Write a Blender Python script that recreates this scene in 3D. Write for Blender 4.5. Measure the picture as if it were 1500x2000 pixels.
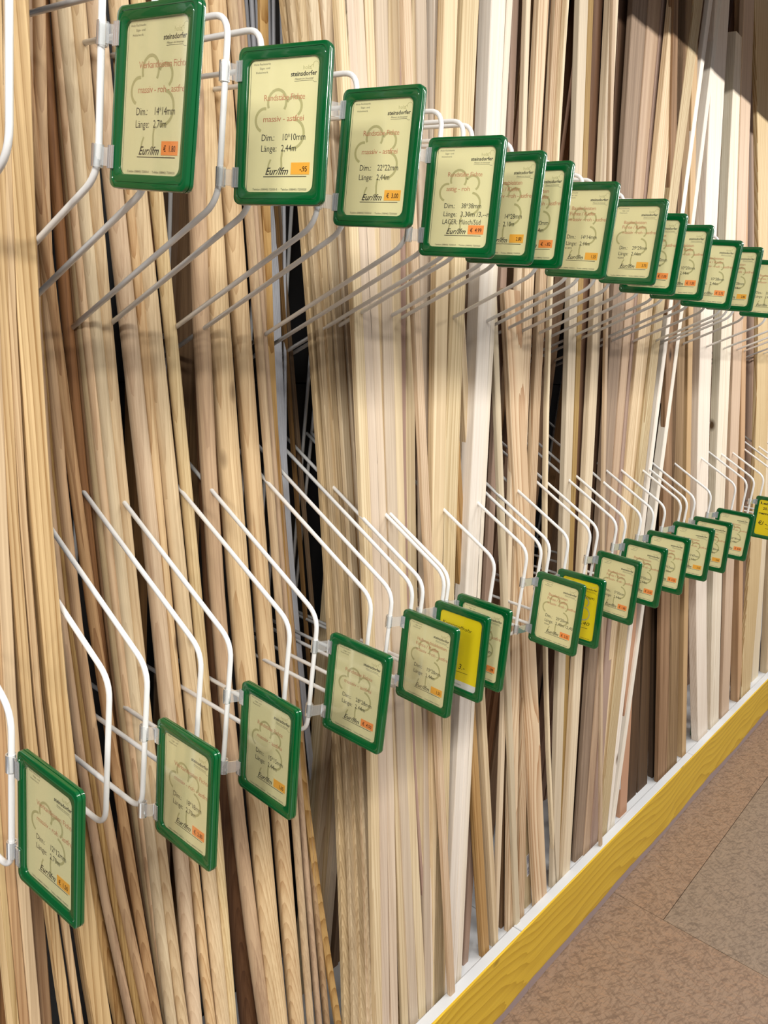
import bpy, bmesh, math, random
from mathutils import Vector, Matrix
random.seed(7)
for o in list(bpy.data.objects): bpy.data.objects.remove(o, do_unlink=True)
C = bpy.context.scene.collection
scn = bpy.context.scene

# ------------------------------------------------------------ camera
S = 0.77                 # metres per unit: 1 unit = distance from the camera line to the front of the dividers
CZ = 2.51 * S            # height of the camera above the floor
F, YAW, PITCH, ROLL = 1568.995, 0.665457, -0.2435, 0.113628
cy_, sy_, cp_, sp_ = math.cos(YAW), math.sin(YAW), math.cos(PITCH), math.sin(PITCH)
FW = Vector((cy_ * cp_, sy_ * cp_, sp_)); RT = Vector((sy_, -cy_, 0)); UP = RT.cross(FW)
cr_, sr_ = math.cos(ROLL), math.sin(ROLL)
R2 = RT * cr_ + UP * sr_; U2 = UP * cr_ - RT * sr_
cam = bpy.data.cameras.new('camera'); co = bpy.data.objects.new('camera', cam); C.objects.link(co)
co.matrix_world = Matrix(((R2.x, U2.x, -FW.x, 0), (R2.y, U2.y, -FW.y, 0), (R2.z, U2.z, -FW.z, CZ), (0, 0, 0, 1)))
cam.sensor_fit = 'HORIZONTAL'; cam.sensor_width = 36; cam.lens = F / 1500 * 36
cam.clip_start = 0.02
scn.camera = co

# ------------------------------------------------------------ world, lamps, exposure
w = bpy.data.worlds.new('world'); scn.world = w; w.use_nodes = True
w.node_tree.nodes['Background'].inputs[0].default_value = (0.80, 0.86, 1.0, 1)
w.node_tree.nodes['Background'].inputs[1].default_value = 0.20
def lamp(name, loc, aim, sx, sy, power, col):
    l = bpy.data.lights.new(name, 'AREA'); l.shape = 'RECTANGLE'; l.size = sx; l.size_y = sy
    l.energy = power; l.color = col
    o = bpy.data.objects.new(name, l); C.objects.link(o); o.location = loc
    d = (Vector(aim) - Vector(loc)); o.rotation_euler = d.to_track_quat('-Z', 'Y').to_euler()
    return o
for i, (x, p) in enumerate(((-3.2, 110), (-1.1, 66), (1.0, 27), (3.1, 38), (5.2, 42), (7.3, 40))):  # the two behind the camera are added to brighten the sign faces
    lamp('tube_and_fill_lamp', (x, -0.75, 3.30), (x, 0.15, 1.2), 1.5, 0.09, p, (1.0, 0.96, 0.90))
scn.view_settings.view_transform = 'Standard'; scn.view_settings.look = 'None'
scn.view_settings.gamma = 1; scn.view_settings.use_curve_mapping = False
scn.view_settings.exposure = 0.42

# ------------------------------------------------------------ helpers
def ray(u, v):
    a, b = (u - 750) / F, (v - 1000) / F
    return R2 * a - U2 * b + FW
def on_plane(u, v, y0, s):
    """point (units) where the sight line meets the leaning plane y = y0 + s*z"""
    d = ray(u, v); t = y0 / (d.y - s * d.z); return d * t
def W(p): return Vector((p[0] * S, p[1] * S, p[2] * S + CZ))

def tag(o, label=None, cat=None, group=None, kind=None):
    if label: o['label'] = label
    if cat: o['category'] = cat
    if group: o['group'] = group
    if kind: o['kind'] = kind
    return o
def link(name, me, mat=None, parent=None):
    o = bpy.data.objects.new(name, me); C.objects.link(o)
    if mat is not None and me is not None and not me.materials: me.materials.append(mat)
    if parent: o.parent = parent
    return o
def mesh(name, verts, faces, smooth=False):
    me = bpy.data.meshes.new(name); me.from_pydata([tuple(v) for v in verts], [], faces); me.update()
    if smooth:
        for p in me.polygons: p.use_smooth = True
    return me
def box_data(x0, x1, y0, y1, z0, z1):
    v = [(x0, y0, z0), (x1, y0, z0), (x1, y1, z0), (x0, y1, z0), (x0, y0, z1), (x1, y0, z1), (x1, y1, z1), (x0, y1, z1)]
    f = [(0, 3, 2, 1), (4, 5, 6, 7), (0, 1, 5, 4), (1, 2, 6, 5), (2, 3, 7, 6), (3, 0, 4, 7)]
    return v, f
def box(name, x0, x1, y0, y1, z0, z1, mat, parent=None, bev=0.0):
    me = mesh(name, *box_data(x0, x1, y0, y1, z0, z1))
    if bev:
        bm = bmesh.new(); bm.from_mesh(me)
        bmesh.ops.bevel(bm, geom=bm.edges[:], offset=bev, segments=1, affect='EDGES'); bm.to_mesh(me); bm.free()
    return link(name, me, mat, parent)
def join(parts):
    V, Fa = [], []
    for v, f in parts:
        n = len(V); V += list(v); Fa += [tuple(i + n for i in q) for q in f]
    return V, Fa
def tube_data(path, r, seg=10, cap=True):
    P = [Vector(p) for p in path]; V = []; Fa = []
    prev = None
    for i, p in enumerate(P):
        t = (P[min(i + 1, len(P) - 1)] - P[max(i - 1, 0)]).normalized()
        if prev is None:
            a = Vector((1, 0, 0)) if abs(t.x) < .9 else Vector((0, 1, 0))
            n = t.cross(a).normalized()
        else:
            n = (prev - t * prev.dot(t)).normalized()
        prev = n; b = t.cross(n)
        for k in range(seg):
            an = 2 * math.pi * k / seg
            V.append(p + (n * math.cos(an) + b * math.sin(an)) * r)
    for i in range(len(P) - 1):
        for k in range(seg):
            a, b2 = i * seg + k, i * seg + (k + 1) % seg
            Fa.append((a, b2, b2 + seg, a + seg))
    if cap:
        Fa.append(tuple(reversed(range(seg)))); Fa.append(tuple((len(P) - 1) * seg + k for k in range(seg)))
    return V, Fa
def fillet(pts, rad, n=6):
    P = [Vector(p) for p in pts]; out = [P[0]]
    for i in range(1, len(P) - 1):
        a, b = (P[i - 1] - P[i]), (P[i + 1] - P[i]); la, lb = a.length, b.length; a.normalize(); b.normalize()
        q = min(rad, la * .45, lb * .45); s, e = P[i] + a * q, P[i] + b * q
        for k in range(n + 1):
            t = k / n; out.append(s * (1 - t) ** 2 + P[i] * 2 * t * (1 - t) + e * t * t)
    out.append(P[-1]); return out

# ------------------------------------------------------------ materials
def newmat(name):
    m = bpy.data.materials.new(name); m.use_nodes = True
    return m, m.node_tree, m.node_tree.nodes['Principled BSDF']
def plain(name, col, rough=.5, coat=0, spec=.5, metallic=0):
    m, nt, b = newmat(name); b.inputs['Base Color'].default_value = (*col, 1); b.inputs['Roughness'].default_value = rough
    b.inputs['Coat Weight'].default_value = coat; b.inputs['Specular IOR Level'].default_value = spec
    b.inputs['Metallic'].default_value = metallic
    return m
def srgb(r, g, b):
    f = lambda c: (c / 255 / 12.92) if c <= 10 else ((c / 255 + .055) / 1.055) ** 2.4
    return (f(r), f(g), f(b))

def N(nt, typ, **kw):
    n = nt.nodes.new(typ)
    for k, v in kw.items():
        if k.startswith('i_'): n.inputs[k[2:].replace('_', ' ')].default_value = v
        else: setattr(n, k, v)
    return n
def math_(nt, op, a, b=None, c=None, clamp=False):
    n = nt.nodes.new('ShaderNodeMath'); n.operation = op; n.use_clamp = clamp
    for i, x in enumerate((a, b, c)):
        if x is None: continue
        if isinstance(x, (int, float)): n.inputs[i].default_value = x
        else: nt.links.new(x, n.inputs[i])
    return n.outputs[0]
def mix(nt, fac, a, b, mode='MIX'):
    n = nt.nodes.new('ShaderNodeMix'); n.data_type = 'RGBA'; n.blend_type = mode
    for idx, x in ((0, fac), (6, a), (7, b)):
        if isinstance(x, (int, float)): n.inputs[idx].default_value = x
        elif isinstance(x, tuple): n.inputs[idx].default_value = (*x[:3], 1)
        else: nt.links.new(x, n.inputs[idx])
    return n.outputs[2]

def wood(name, light, dark, ring=0.35, streak=0.5, knots=0.0, vary=0.25, tint=None, rough=.62, ring_mm=5.0, wob_=.010):
    """sawn or planed timber, every piece cut from its own log: rings, streaks, knots"""
    m, nt, b = newmat(name); L = nt.links.new
    tc = N(nt, 'ShaderNodeTexCoord'); oi = N(nt, 'ShaderNodeObjectInfo')
    sep = N(nt, 'ShaderNodeSeparateXYZ'); L(tc.outputs['Object'], sep.inputs[0])
    rnd = oi.outputs['Random']
    r1 = math_(nt, 'FRACT', math_(nt, 'MULTIPLY', rnd, 13.7)); r2 = math_(nt, 'FRACT', math_(nt, 'MULTIPLY', rnd, 71.3))
    r3 = math_(nt, 'FRACT', math_(nt, 'MULTIPLY', rnd, 311.9))
    zoff = math_(nt, 'ADD', sep.outputs[2], math_(nt, 'MULTIPLY', rnd, 37.0))
    # wobble of the log's axis along the length
    cw = N(nt, 'ShaderNodeCombineXYZ'); L(math_(nt, 'MULTIPLY', r1, 20), cw.inputs[0]); L(zoff, cw.inputs[2])
    wob = N(nt, 'ShaderNodeTexNoise', i_Scale=1.3, i_Detail=2.0); L(cw.outputs[0], wob.inputs['Vector'])
    ws = N(nt, 'ShaderNodeSeparateXYZ'); L(wob.outputs['Color'], ws.inputs[0])
    px = math_(nt, 'ADD', math_(nt, 'ADD', sep.outputs[0], math_(nt, 'MULTIPLY', math_(nt, 'SUBTRACT', r1, .5), .10)), math_(nt, 'MULTIPLY', ws.outputs[0], wob_))
    py = math_(nt, 'ADD', math_(nt, 'ADD', sep.outputs[1], math_(nt, 'ADD', math_(nt, 'MULTIPLY', r2, .06), .01)), math_(nt, 'MULTIPLY', ws.outputs[1], wob_))
    rad = math_(nt, 'SQRT', math_(nt, 'ADD', math_(nt, 'MULTIPLY', px, px), math_(nt, 'MULTIPLY', py, py)))
    cf = N(nt, 'ShaderNodeCombineXYZ'); L(math_(nt, 'MULTIPLY', sep.outputs[0], 60), cf.inputs[0]); L(math_(nt, 'MULTIPLY', sep.outputs[1], 60), cf.inputs[1]); L(math_(nt, 'MULTIPLY', zoff, 1.3), cf.inputs[2])
    dis = N(nt, 'ShaderNodeTexNoise', i_Scale=.6, i_Detail=2.0); L(cf.outputs[0], dis.inputs['Vector'])
    rr = math_(nt, 'ADD', math_(nt, 'MULTIPLY', rad, 1000 / ring_mm), math_(nt, 'MULTIPLY', dis.outputs['Fac'], .8))
    saw = math_(nt, 'FRACT', rr)
    ringf = math_(nt, 'POWER', saw, 2.2)
    # fine streaks
    cs = N(nt, 'ShaderNodeCombineXYZ'); L(math_(nt, 'MULTIPLY', sep.outputs[0], 420), cs.inputs[0]); L(math_(nt, 'MULTIPLY', sep.outputs[1], 420), cs.inputs[1]); L(math_(nt, 'MULTIPLY', zoff, 5.0), cs.inputs[2])
    fine = N(nt, 'ShaderNodeTexNoise', i_Scale=1.0, i_Detail=3.0, i_Roughness=.6); L(cs.outputs[0], fine.inputs['Vector'])
    cb = N(nt, 'ShaderNodeCombineXYZ'); L(math_(nt, 'MULTIPLY', sep.outputs[0], 70), cb.inputs[0]); L(math_(nt, 'MULTIPLY', sep.outputs[1], 70), cb.inputs[1]); L(math_(nt, 'MULTIPLY', zoff, 1.1), cb.inputs[2])
    broad = N(nt, 'ShaderNodeTexNoise', i_Scale=1.0, i_Detail=2.0); L(cb.outputs[0], broad.inputs['Vector'])
    sf = math_(nt, 'MULTIPLY', math_(nt, 'ADD', math_(nt, 'MULTIPLY', math_(nt, 'SUBTRACT', fine.outputs['Fac'], .40), 2.2), math_(nt, 'MULTIPLY', math_(nt, 'SUBTRACT', broad.outputs['Fac'], .42), 2.4)), streak, clamp=True)
    fac = math_(nt, 'ADD', math_(nt, 'MULTIPLY', ringf, math_(nt, 'MULTIPLY', ring, math_(nt, 'ADD', .35, math_(nt, 'MULTIPLY', r3, .9)))), sf, clamp=True)
    col = mix(nt, fac, light, dark)
    # each piece its own tone
    tone = N(nt, 'ShaderNodeHueSaturation')
    L(math_(nt, 'ADD', 1 - vary * .62, math_(nt, 'MULTIPLY', r2, vary * 1.2)), tone.inputs['Value'])
    L(math_(nt, 'ADD', .82, math_(nt, 'MULTIPLY', r3, .34)), tone.inputs['Saturation'])
    L(math_(nt, 'ADD', .488, math_(nt, 'MULTIPLY', r1, .02)), tone.inputs['Hue'])
    L(col, tone.inputs['Color']); col = tone.outputs[0]
    if knots:
        ck = N(nt, 'ShaderNodeCombineXYZ'); L(math_(nt, 'ADD', math_(nt, 'MULTIPLY', sep.outputs[0], 9), math_(nt, 'MULTIPLY', r1, 30)), ck.inputs[0]); L(math_(nt, 'MULTIPLY', sep.outputs[1], 9), ck.inputs[1]); L(math_(nt, 'MULTIPLY', zoff, 5.0), ck.inputs[2])
        vo = N(nt, 'ShaderNodeTexVoronoi', i_Scale=1.0); L(ck.outputs[0], vo.inputs['Vector'])
        sc = N(nt, 'ShaderNodeSeparateColor'); L(vo.outputs['Color'], sc.inputs[0])
        gate = math_(nt, 'LESS_THAN', sc.outputs[0], knots)
        kd = math_(nt, 'MULTIPLY', gate, math_(nt, 'SUBTRACT', 1.0, math_(nt, 'MULTIPLY', vo.outputs['Distance'], 7.0), clamp=True))
        kd = math_(nt, 'MULTIPLY', kd, 1.6, clamp=True)
        col = mix(nt, kd, col, (dark[0] * .22, dark[1] * .15, dark[2] * .1))
    L(col, b.inputs['Base Color'])
    b.inputs['Roughness'].default_value = rough; b.inputs['Specular IOR Level'].default_value = .35
    bp = N(nt, 'ShaderNodeBump', i_Strength=.25, i_Distance=.0006); L(fine.outputs['Fac'], bp.inputs['Height']); L(bp.outputs[0], b.inputs['Normal'])
    return m
M = dict(
    pale=wood('pale_spruce', srgb(218, 199, 168), srgb(166, 138, 104), ring=.45, streak=.42),
    pine=wood('round_pine', srgb(216, 192, 150), srgb(162, 126, 82), ring=.55, streak=.40, knots=.4, vary=.14),
    honey=wood('honey_pine', srgb(192, 162, 116), srgb(132, 98, 60), ring=.55, streak=.5, vary=.28),
    white=wood('whitewood', srgb(236, 226, 210), srgb(196, 178, 152), ring=.4, streak=.38, knots=.35, vary=.12),
    grain=wood('bold_grain_larch', srgb(216, 196, 160), srgb(164, 128, 88), ring=.85, streak=.3, ring_mm=7, wob_=.035),
    tan=wood('tan_profile_pine', srgb(208, 178, 142), srgb(156, 118, 84), ring=.35, streak=.4, knots=.25),
    red=wood('reddish_planed_wood', srgb(176, 146, 124), srgb(132, 100, 82), ring=.2, streak=.4, vary=.2),
    rough=wood('rough_brown_plank', srgb(156, 130, 102), srgb(104, 80, 56), ring=.4, streak=.7, knots=.4, vary=.2, rough=.8),
    dark=wood('dark_stained_plank', srgb(92, 68, 48), srgb(48, 32, 22), ring=.4, streak=.5, knots=.12, vary=.2, rough=.7),
    aged=wood('aged_yellow_pine', srgb(206, 180, 140), srgb(146, 115, 78), ring=.6, streak=.5, vary=.22),
    brown_shade=wood('brown_stick_painted_shade', srgb(138, 106, 74), srgb(92, 66, 44), ring=.4, streak=.5),  # brown sticks, plus set-back wood with the shade put into its colour
    mdf=plain('fibreboard', srgb(186, 142, 112), .7),
)
WIRE = plain('white_coated_wire', srgb(226, 226, 224), .32, coat=.3)
PLAST = plain('pale_grey_plastic_rod', srgb(196, 198, 204), .35)
GREEN = plain('green_plastic', srgb(0, 84, 38), .2, coat=.6)
BLACK = plain('black_ink', (.012, .012, .014), .5)
FAINT = plain('faded_red_ink', srgb(196, 128, 96), .6)
GREY = plain('grey_green_ink', srgb(190, 184, 134), .6)
PEN = plain('marker_pen_ink', srgb(24, 22, 18), .5)
def paper_mat(name, col):
    m, nt, b = newmat(name); L = nt.links.new
    tc = N(nt, 'ShaderNodeTexCoord'); n = N(nt, 'ShaderNodeTexNoise', i_Scale=14, i_Detail=3); L(tc.outputs['Object'], n.inputs[0])
    L(mix(nt, math_(nt, 'MULTIPLY', n.outputs[0], .25), col, tuple(c * .8 for c in col)), b.inputs['Base Color'])
    b.inputs['Roughness'].default_value = .55
    return m
PAPER = paper_mat('cream_paper', srgb(238, 231, 184)); YPAPER = paper_mat('bright_yellow_paper', srgb(240, 218, 22))
WPAPER = paper_mat('white_paper', srgb(226, 226, 226))
ORANGE = plain('orange_price_sticker', srgb(255, 158, 84), .5); AMBER = plain('amber_price_sticker', srgb(248, 182, 70), .5)
def clear(name, tint, gloss):
    m = bpy.data.materials.new(name); m.use_nodes = True; nt = m.node_tree; nt.nodes.clear(); L = nt.links.new
    o = N(nt, 'ShaderNodeOutputMaterial'); t = N(nt, 'ShaderNodeBsdfTransparent'); t.inputs[0].default_value = (*tint, 1)
    g = N(nt, 'ShaderNodeBsdfGlossy'); g.inputs['Roughness'].default_value = .08
    fr = N(nt, 'ShaderNodeFresnel', i_IOR=1.45); mx = N(nt, 'ShaderNodeMixShader')
    f = math_(nt, 'ADD', math_(nt, 'MULTIPLY', fr.outputs[0], gloss), 0.0, clamp=True)
    L(f, mx.inputs[0]); L(t.outputs[0], mx.inputs[1]); L(g.outputs[0], mx.inputs[2]); L(mx.outputs[0], o.inputs[0]); return m
COVER = clear('clear_cover_film', (.98, .98, .96), .3)
CLIP = clear('clear_clip_plastic', (.95, .96, .96), 1.0)
_nt = CLIP.node_tree; _o = [n for n in _nt.nodes if n.type == 'OUTPUT_MATERIAL'][0]; _s = _o.inputs[0].links[0].from_socket
_d = _nt.nodes.new('ShaderNodeBsdfDiffuse'); _d.inputs[0].default_value = (.85, .87, .88, 1); _m = _nt.nodes.new('ShaderNodeMixShader'); _m.inputs[0].default_value = .16
_nt.links.new(_s, _m.inputs[1]); _nt.links.new(_d.outputs[0], _m.inputs[2]); _nt.links.new(_m.outputs[0], _o.inputs[0])

# ------------------------------------------------------------ the setting
ZD = -2.114                                                   # top of the white deck (units, from camera height)
zd = ZD * S + CZ
X0, X1 = -0.6, 10.5                                           # how far the rack runs (m)
def floor_mat(name, base, flake, dark):
    m, nt, b = newmat(name); L = nt.links.new
    tc = N(nt, 'ShaderNodeTexCoord'); col = None
    big = N(nt, 'ShaderNodeTexNoise', i_Scale=3.2, i_Detail=3); L(tc.outputs['Object'], big.inputs[0])
    col = mix(nt, math_(nt, 'MULTIPLY', math_(nt, 'SUBTRACT', big.outputs[0], .35), 1.6, clamp=True), base, flake)
    for k, (rot, sx, sy, thr, c, amt) in enumerate(((.5, 20, 105, .55, dark, .75), (2.1, 19, 98, .56, dark, .6), (1.25, 22, 115, .56, tuple(x * 1.28 for x in flake), .55), (2.8, 18, 90, .57, tuple(x * 1.18 for x in base), .5), (.05, 28, 170, .55, dark, .5))):
        m0 = N(nt, 'ShaderNodeMapping'); L(tc.outputs['Object'], m0.inputs[0]); m0.inputs['Rotation'].default_value = (0, 0, rot)
        mp = N(nt, 'ShaderNodeMapping'); L(m0.outputs[0], mp.inputs[0])
        mp.inputs['Location'].default_value = (k * 3.3, k * 1.7, 0); mp.inputs['Scale'].default_value = (sx, sy, 1)
        n = N(nt, 'ShaderNodeTexNoise', i_Scale=1.0, i_Detail=3.0, i_Distortion=.5); L(mp.outputs[0], n.inputs[0])
        f = math_(nt, 'MULTIPLY', math_(nt, 'SUBTRACT', n.outputs[0], thr - .04), 9.0, clamp=True)
        col = mix(nt, math_(nt, 'MULTIPLY', f, amt), col, c)
    fn = N(nt, 'ShaderNodeTexNoise', i_Scale=420, i_Detail=2); L(tc.outputs['Object'], fn.inputs[0])
    col = mix(nt, .35, col, mix(nt, fn.outputs[0], tuple(x * .55 for x in base), tuple(x * 1.35 for x in base)))
    L(col, b.inputs['Base Color']); b.inputs['Roughness'].default_value = .5; b.inputs['Specular IOR Level'].default_value = .35
    bp = N(nt, 'ShaderNodeBump', i_Strength=.2, i_Distance=.001); L(fn.outputs[0], bp.inputs['Height']); L(bp.outputs[0], b.inputs['Normal'])
    return m
FL_R = floor_mat('reddish_flecked_flooring', srgb(144, 120, 99), srgb(148, 114, 86), srgb(84, 62, 47))
FL_G = floor_mat('grey_brown_flecked_flooring', srgb(138, 120, 102), srgb(144, 122, 100), srgb(84, 68, 56))
fl = box('floor', X0 - 1, X1 + .5, -3.2, 1.52 * S, -0.06, -0.006, plain('floor_screed', srgb(70, 50, 40), .8)); tag(fl, kind='structure')
sx, sy = 3.35 * S, 0.772 * S
g = .0012
for i, (a, b2, c, d, mt) in enumerate(((X0 - 1, sx - g, sy - 1.2, 1.5 * S, FL_R), (sx + g, X1 + .5, sy + g, 1.5 * S, FL_R),
        (sx + g, sx + 2.4, sy - 1.2, sy - g, FL_G), (sx + 2.4 + 2 * g, X1 + .5, sy - 1.2, sy - g, FL_G), (X0 - 1, sx - .4, -3.2, sy - 1.2 - 2 * g, FL_G), (sx - .4 + 2 * g, X1 + .5, -3.2, sy - 1.2 - 2 * g, FL_R))):
    box('floor_tile', a, b2, c, d, -0.006, 0, mt, fl)
# black panelled back wall with recessed joints
BLK = plain('black_wall_panel', srgb(34, 35, 37), .45)
wall = box('wall_back', X0 - 1, X1 + .5, 1.56 * S, 1.60 * S, 0, 3.7, plain('wall_joint', (.004, .004, .004), .9)); tag(wall, kind='structure')
zs = [0.0, -1.33 * S + CZ, -.2097 * S + CZ, .95 * S + CZ, 3.7]
pm = {}
x = X0 - 1; xi = 0
while x < X1 + .5:
    for k in range(4):
        if k not in pm: pm[k] = mesh('panel', *box_data(.002, .998, 1.535 * S, 1.56 * S, zs[k] + .002, zs[k + 1] - .002))
        p = link('panel', pm[k], BLK, wall); p.location = (x, 0, 0)
    x += 1.0
# header board above the rack (out of the photo's frame, throws the shadow line over the timber tops)
hd = box('trim_1', X0 - .6, X1 + .3, .965 * S, .995 * S, 1.15 * S + CZ, 1.15 * S + CZ + .36, plain('white_header', srgb(220, 218, 212), .5), bev=.003); tag(hd, kind='structure')

# plinth: deck, lip, grey kick board, yellow plank
DECK = plain('white_melamine', srgb(206, 208, 210), .4); KICK = plain('lilac_grey_kickboard', srgb(160, 142, 140), .55)
t = link('rack_plinth', None); tag(t, 'long low white plinth the timber stands on', 'plinth')
joints = [X0, 2.362 * S - 3.3, 2.362 * S, 4.19 * S, 6.4 * S, X1]
kj = [X0, 2.54 * S - 1.63, 2.54 * S, 4.63 * S, 6.75 * S, X1]
for i in range(len(joints) - 1):
    a, b2 = joints[i] + .0015, joints[i + 1] - .0015
    if b2 - a < .05: continue
    box('deck_panel', a, b2, 1.04 * S, 1.53 * S, zd - .04, zd - .020, DECK, t)
    box('lip', a, b2, 1.005 * S, 1.0395 * S, zd - .03, zd, DECK, t, bev=.0015)
for i in range(len(kj) - 1):
    a, b2 = kj[i] + .0015, kj[i + 1] - .0015
    if b2 - a < .05: continue
    box('kick_board', a, b2, 1.008 * S, 1.028 * S, .004, zd - .0305, KICK, t, bev=.0015)
YELLOW = wood('yellow_glazed_spruce', srgb(228, 198, 102), srgb(176, 140, 66), ring=.42, streak=.25, knots=.45, vary=.04, rough=.42, ring_mm=8, wob_=.07)
# plank with a waney lower edge
n = 260; xs = [X0 + (X1 - X0) * i / n for i in range(n + 1)]
zb0 = -2.436 * S + CZ
prof = []; v_ = 0
for i in range(n + 1):
    v_ = v_ * .86 + random.uniform(-1, 1) * .0045
    prof.append(zb0 + v_ + .004 * math.sin(xs[i] * 2.1) + .003 * math.sin(xs[i] * 7.3))
Vv, Ff = [], []
for i in range(n + 1):
    yf, yk = .999 * S, 1.0045 * S
    Vv += [(xs[i], yf, zd - .004), (xs[i], yf + .003, zd - .001), (xs[i], yk, zd - .001), (xs[i], yk, prof[i] - .006), (xs[i], yf + .002, prof[i] - .004), (xs[i], yf, prof[i] + .006)]
for i in range(n):
    for k in range(6): a, b2 = i * 6 + k, i * 6 + (k + 1) % 6; Ff.append((a, a + 6, b2 + 6, b2))
Ff += [tuple(range(6)), tuple(n * 6 + k for k in reversed(range(6)))]
yb = link('yellow_plank', mesh('yellow_plank', [(-v[2], v[1], v[0]) for v in Vv], Ff), YELLOW); yb.rotation_euler = (0, math.pi / 2, 0); tag(yb, 'long yellow wooden plank with knots and wavy lower edge along the plinth', 'plank')

# ------------------------------------------------------------ wire dividers
ZT, ZUB, ZLT, ZLB = .377, .128, -.594, -.852
ZUBb, ZLTb = -.150, -.338; YB = 1.5
DV = [(.490, .491), (.605, .644), (.680, .712), (.799, .819), (.862, .884), (1.005, 1.028), (1.073, 1.102), (1.249, 1.268), (1.315, 1.338), (1.389, 1.413),
      (1.42, 1.453), (1.530, 1.538), (1.575, 1.556), (1.753, 1.765), (1.913, 1.934), (1.975, 2.016), (2.066, 2.066), (2.160, 2.183), (2.268, 2.334), (2.369, 2.388),
      (2.491, 2.533), (2.568, 2.609), (2.719, 2.742), (2.805, 2.859), (2.966, 2.974), (3.13, 3.143), (3.21, 3.212), (3.282, 3.302), (3.434, 3.505), (3.73, 3.853),
      (3.973, 4.033), (4.163, 4.155), (4.30, 4.322), (4.539, 4.55), (4.659, 4.70), (4.785, 4.82), (5.05, 5.05), (5.3, 5.3), (5.6, 5.6), (6.0, 6.0), (6.4, 6.4)]
DV = [(a, b2) for a, b2 in DV if a < 5.7]
RW = .0036
def loop_up(x): return [W(p) for p in ((x, YB, ZT), (x, 1, ZT), (x, 1, ZUB), (x, YB, ZUBb))]
def loop_lo(x): return [W(p) for p in ((x, YB, ZLTb), (x, 1, ZLT), (x, 1, ZLB), (x, YB, ZLB))]
ordw = ['first', 'second', 'third', 'fourth', 'fifth', 'sixth', 'seventh', 'eighth', 'ninth', 'tenth', 'eleventh', 'twelfth', 'thirteenth', 'fourteenth', 'fifteenth', 'sixteenth', 'seventeenth', 'eighteenth', 'nineteenth', 'twentieth']
for i, (xu, xl) in enumerate(DV):
    e = link('wire_divider', None); e.location = W((xl, YB, ZLB))
    inv = -e.location
    def lp(pts): return [p + inv for p in pts]
    o = link('upper_loop', mesh('upper_loop', *tube_data(lp(fillet(loop_up(xu), .026)), RW), smooth=True), WIRE, e)
    o = link('lower_loop', mesh('lower_loop', *tube_data(lp(fillet(loop_lo(xl), .026)), RW), smooth=True), WIRE, e)
    o = link('back_rail', mesh('back_rail', *tube_data(lp([W((xl, YB + .006, ZLB - .03)), W(((xl + xu) / 2, YB + .006, -.24)), W((xu, YB + .006, ZT + .04))]), RW), smooth=True), WIRE, e)
    ow = ordw + ['twenty-' + q for q in ordw[:9]] + ['thirtieth'] + ['thirty-' + q for q in ordw[:9]]
    if i < 39: lab = '%s white wire divider from the left, an upper and a lower loop' % ow[i]
    else: lab = 'white wire divider loop in the crowded far right run'
    tag(e, lab, 'divider', 'white wire dividers between the timber bays')

# ------------------------------------------------------------ price signs
SH, SW, SG = 160.0, 118.0, .019
def rrect(inset, r, n=6):
    x0, x1, z0, z1 = inset, SW - inset, inset, SH - inset; pts = []
    r = max(r, .5)
    for cx, cz, a0 in ((x1 - r, z1 - r, 0), (x0 + r, z1 - r, 90), (x0 + r, z0 + r, 180), (x1 - r, z0 + r, 270)):
        for k in range(n + 1):
            a = math.radians(a0 + 90 * k / n); pts.append((cx + r * math.cos(a), cz + r * math.sin(a)))
    return pts
def frame_mesh():
    V, Fa = [], []; loops = [(2.5, 9.0, 6), (.4, 8.8, 8), (0, 8, 8.5), (0, 5.1, 8.5), (.9, 4.9, 8), (.9, 4.2, 8), (0, 4.0, 8.5), (0, 1.6, 8.5), (.5, .5, 8), (1.6, 0, 7.5), (4.6, 0, 6.5), (5.1, .7, 6.5), (5.9, .7, 6.5), (6.4, .15, 6.5), (12.0, .5, 8), (13.2, 1.2, 8), (13.6, 2.6, 8), (13.6, 3.6, 8)]
    n = 28
    for ins, dep, r in loops:
        for (px, pz) in rrect(ins, r): V.append((px / 1000, dep / 1000, (pz - SH / 2) / 1000))
    for j in range(len(loops) - 1):
        for k in range(n):
            a, b2 = j * n + k, j * n + (k + 1) % n; Fa.append((a, b2, b2 + n, a + n))
    me = mesh('frame', V, Fa, smooth=True)
    bm = bmesh.new(); bm.from_mesh(me); bmesh.ops.recalc_face_normals(bm, faces=bm.faces[:])
    for e in bm.edges:
        if len(e.link_faces) == 2 and e.calc_face_angle(0) > .7: e.smooth = False
    bm.to_mesh(me); bm.free(); return me
def plate(name, x0, x1, z0, z1, y0, y1): return mesh(name, *box_data(x0 / 1000, x1 / 1000, y0 / 1000, y1 / 1000, (z0 - SH / 2) / 1000, (z1 - SH / 2) / 1000))
FRM = frame_mesh(); FRM.materials.append(GREEN)
PAP = {k: plate('paper_sheet', 5, 113, 3, 157.5, 3.7, 4.1) for k in 'cyw'}
PAP['c'].materials.append(PAPER); PAP['y'].materials.append(YPAPER); PAP['w'].materials.append(WPAPER)
BACK = plate('back_plate', 2.4, SW - 2.4, 2.4, SH - 2.4, 7.6, 8.8); BACK.materials.append(GREEN)
COV = plate('clear_cover', 13.2, SW - 13.2, 13.2, SH - 13.2, 2.2, 2.6); COV.materials.append(COVER)
dg = None
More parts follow.
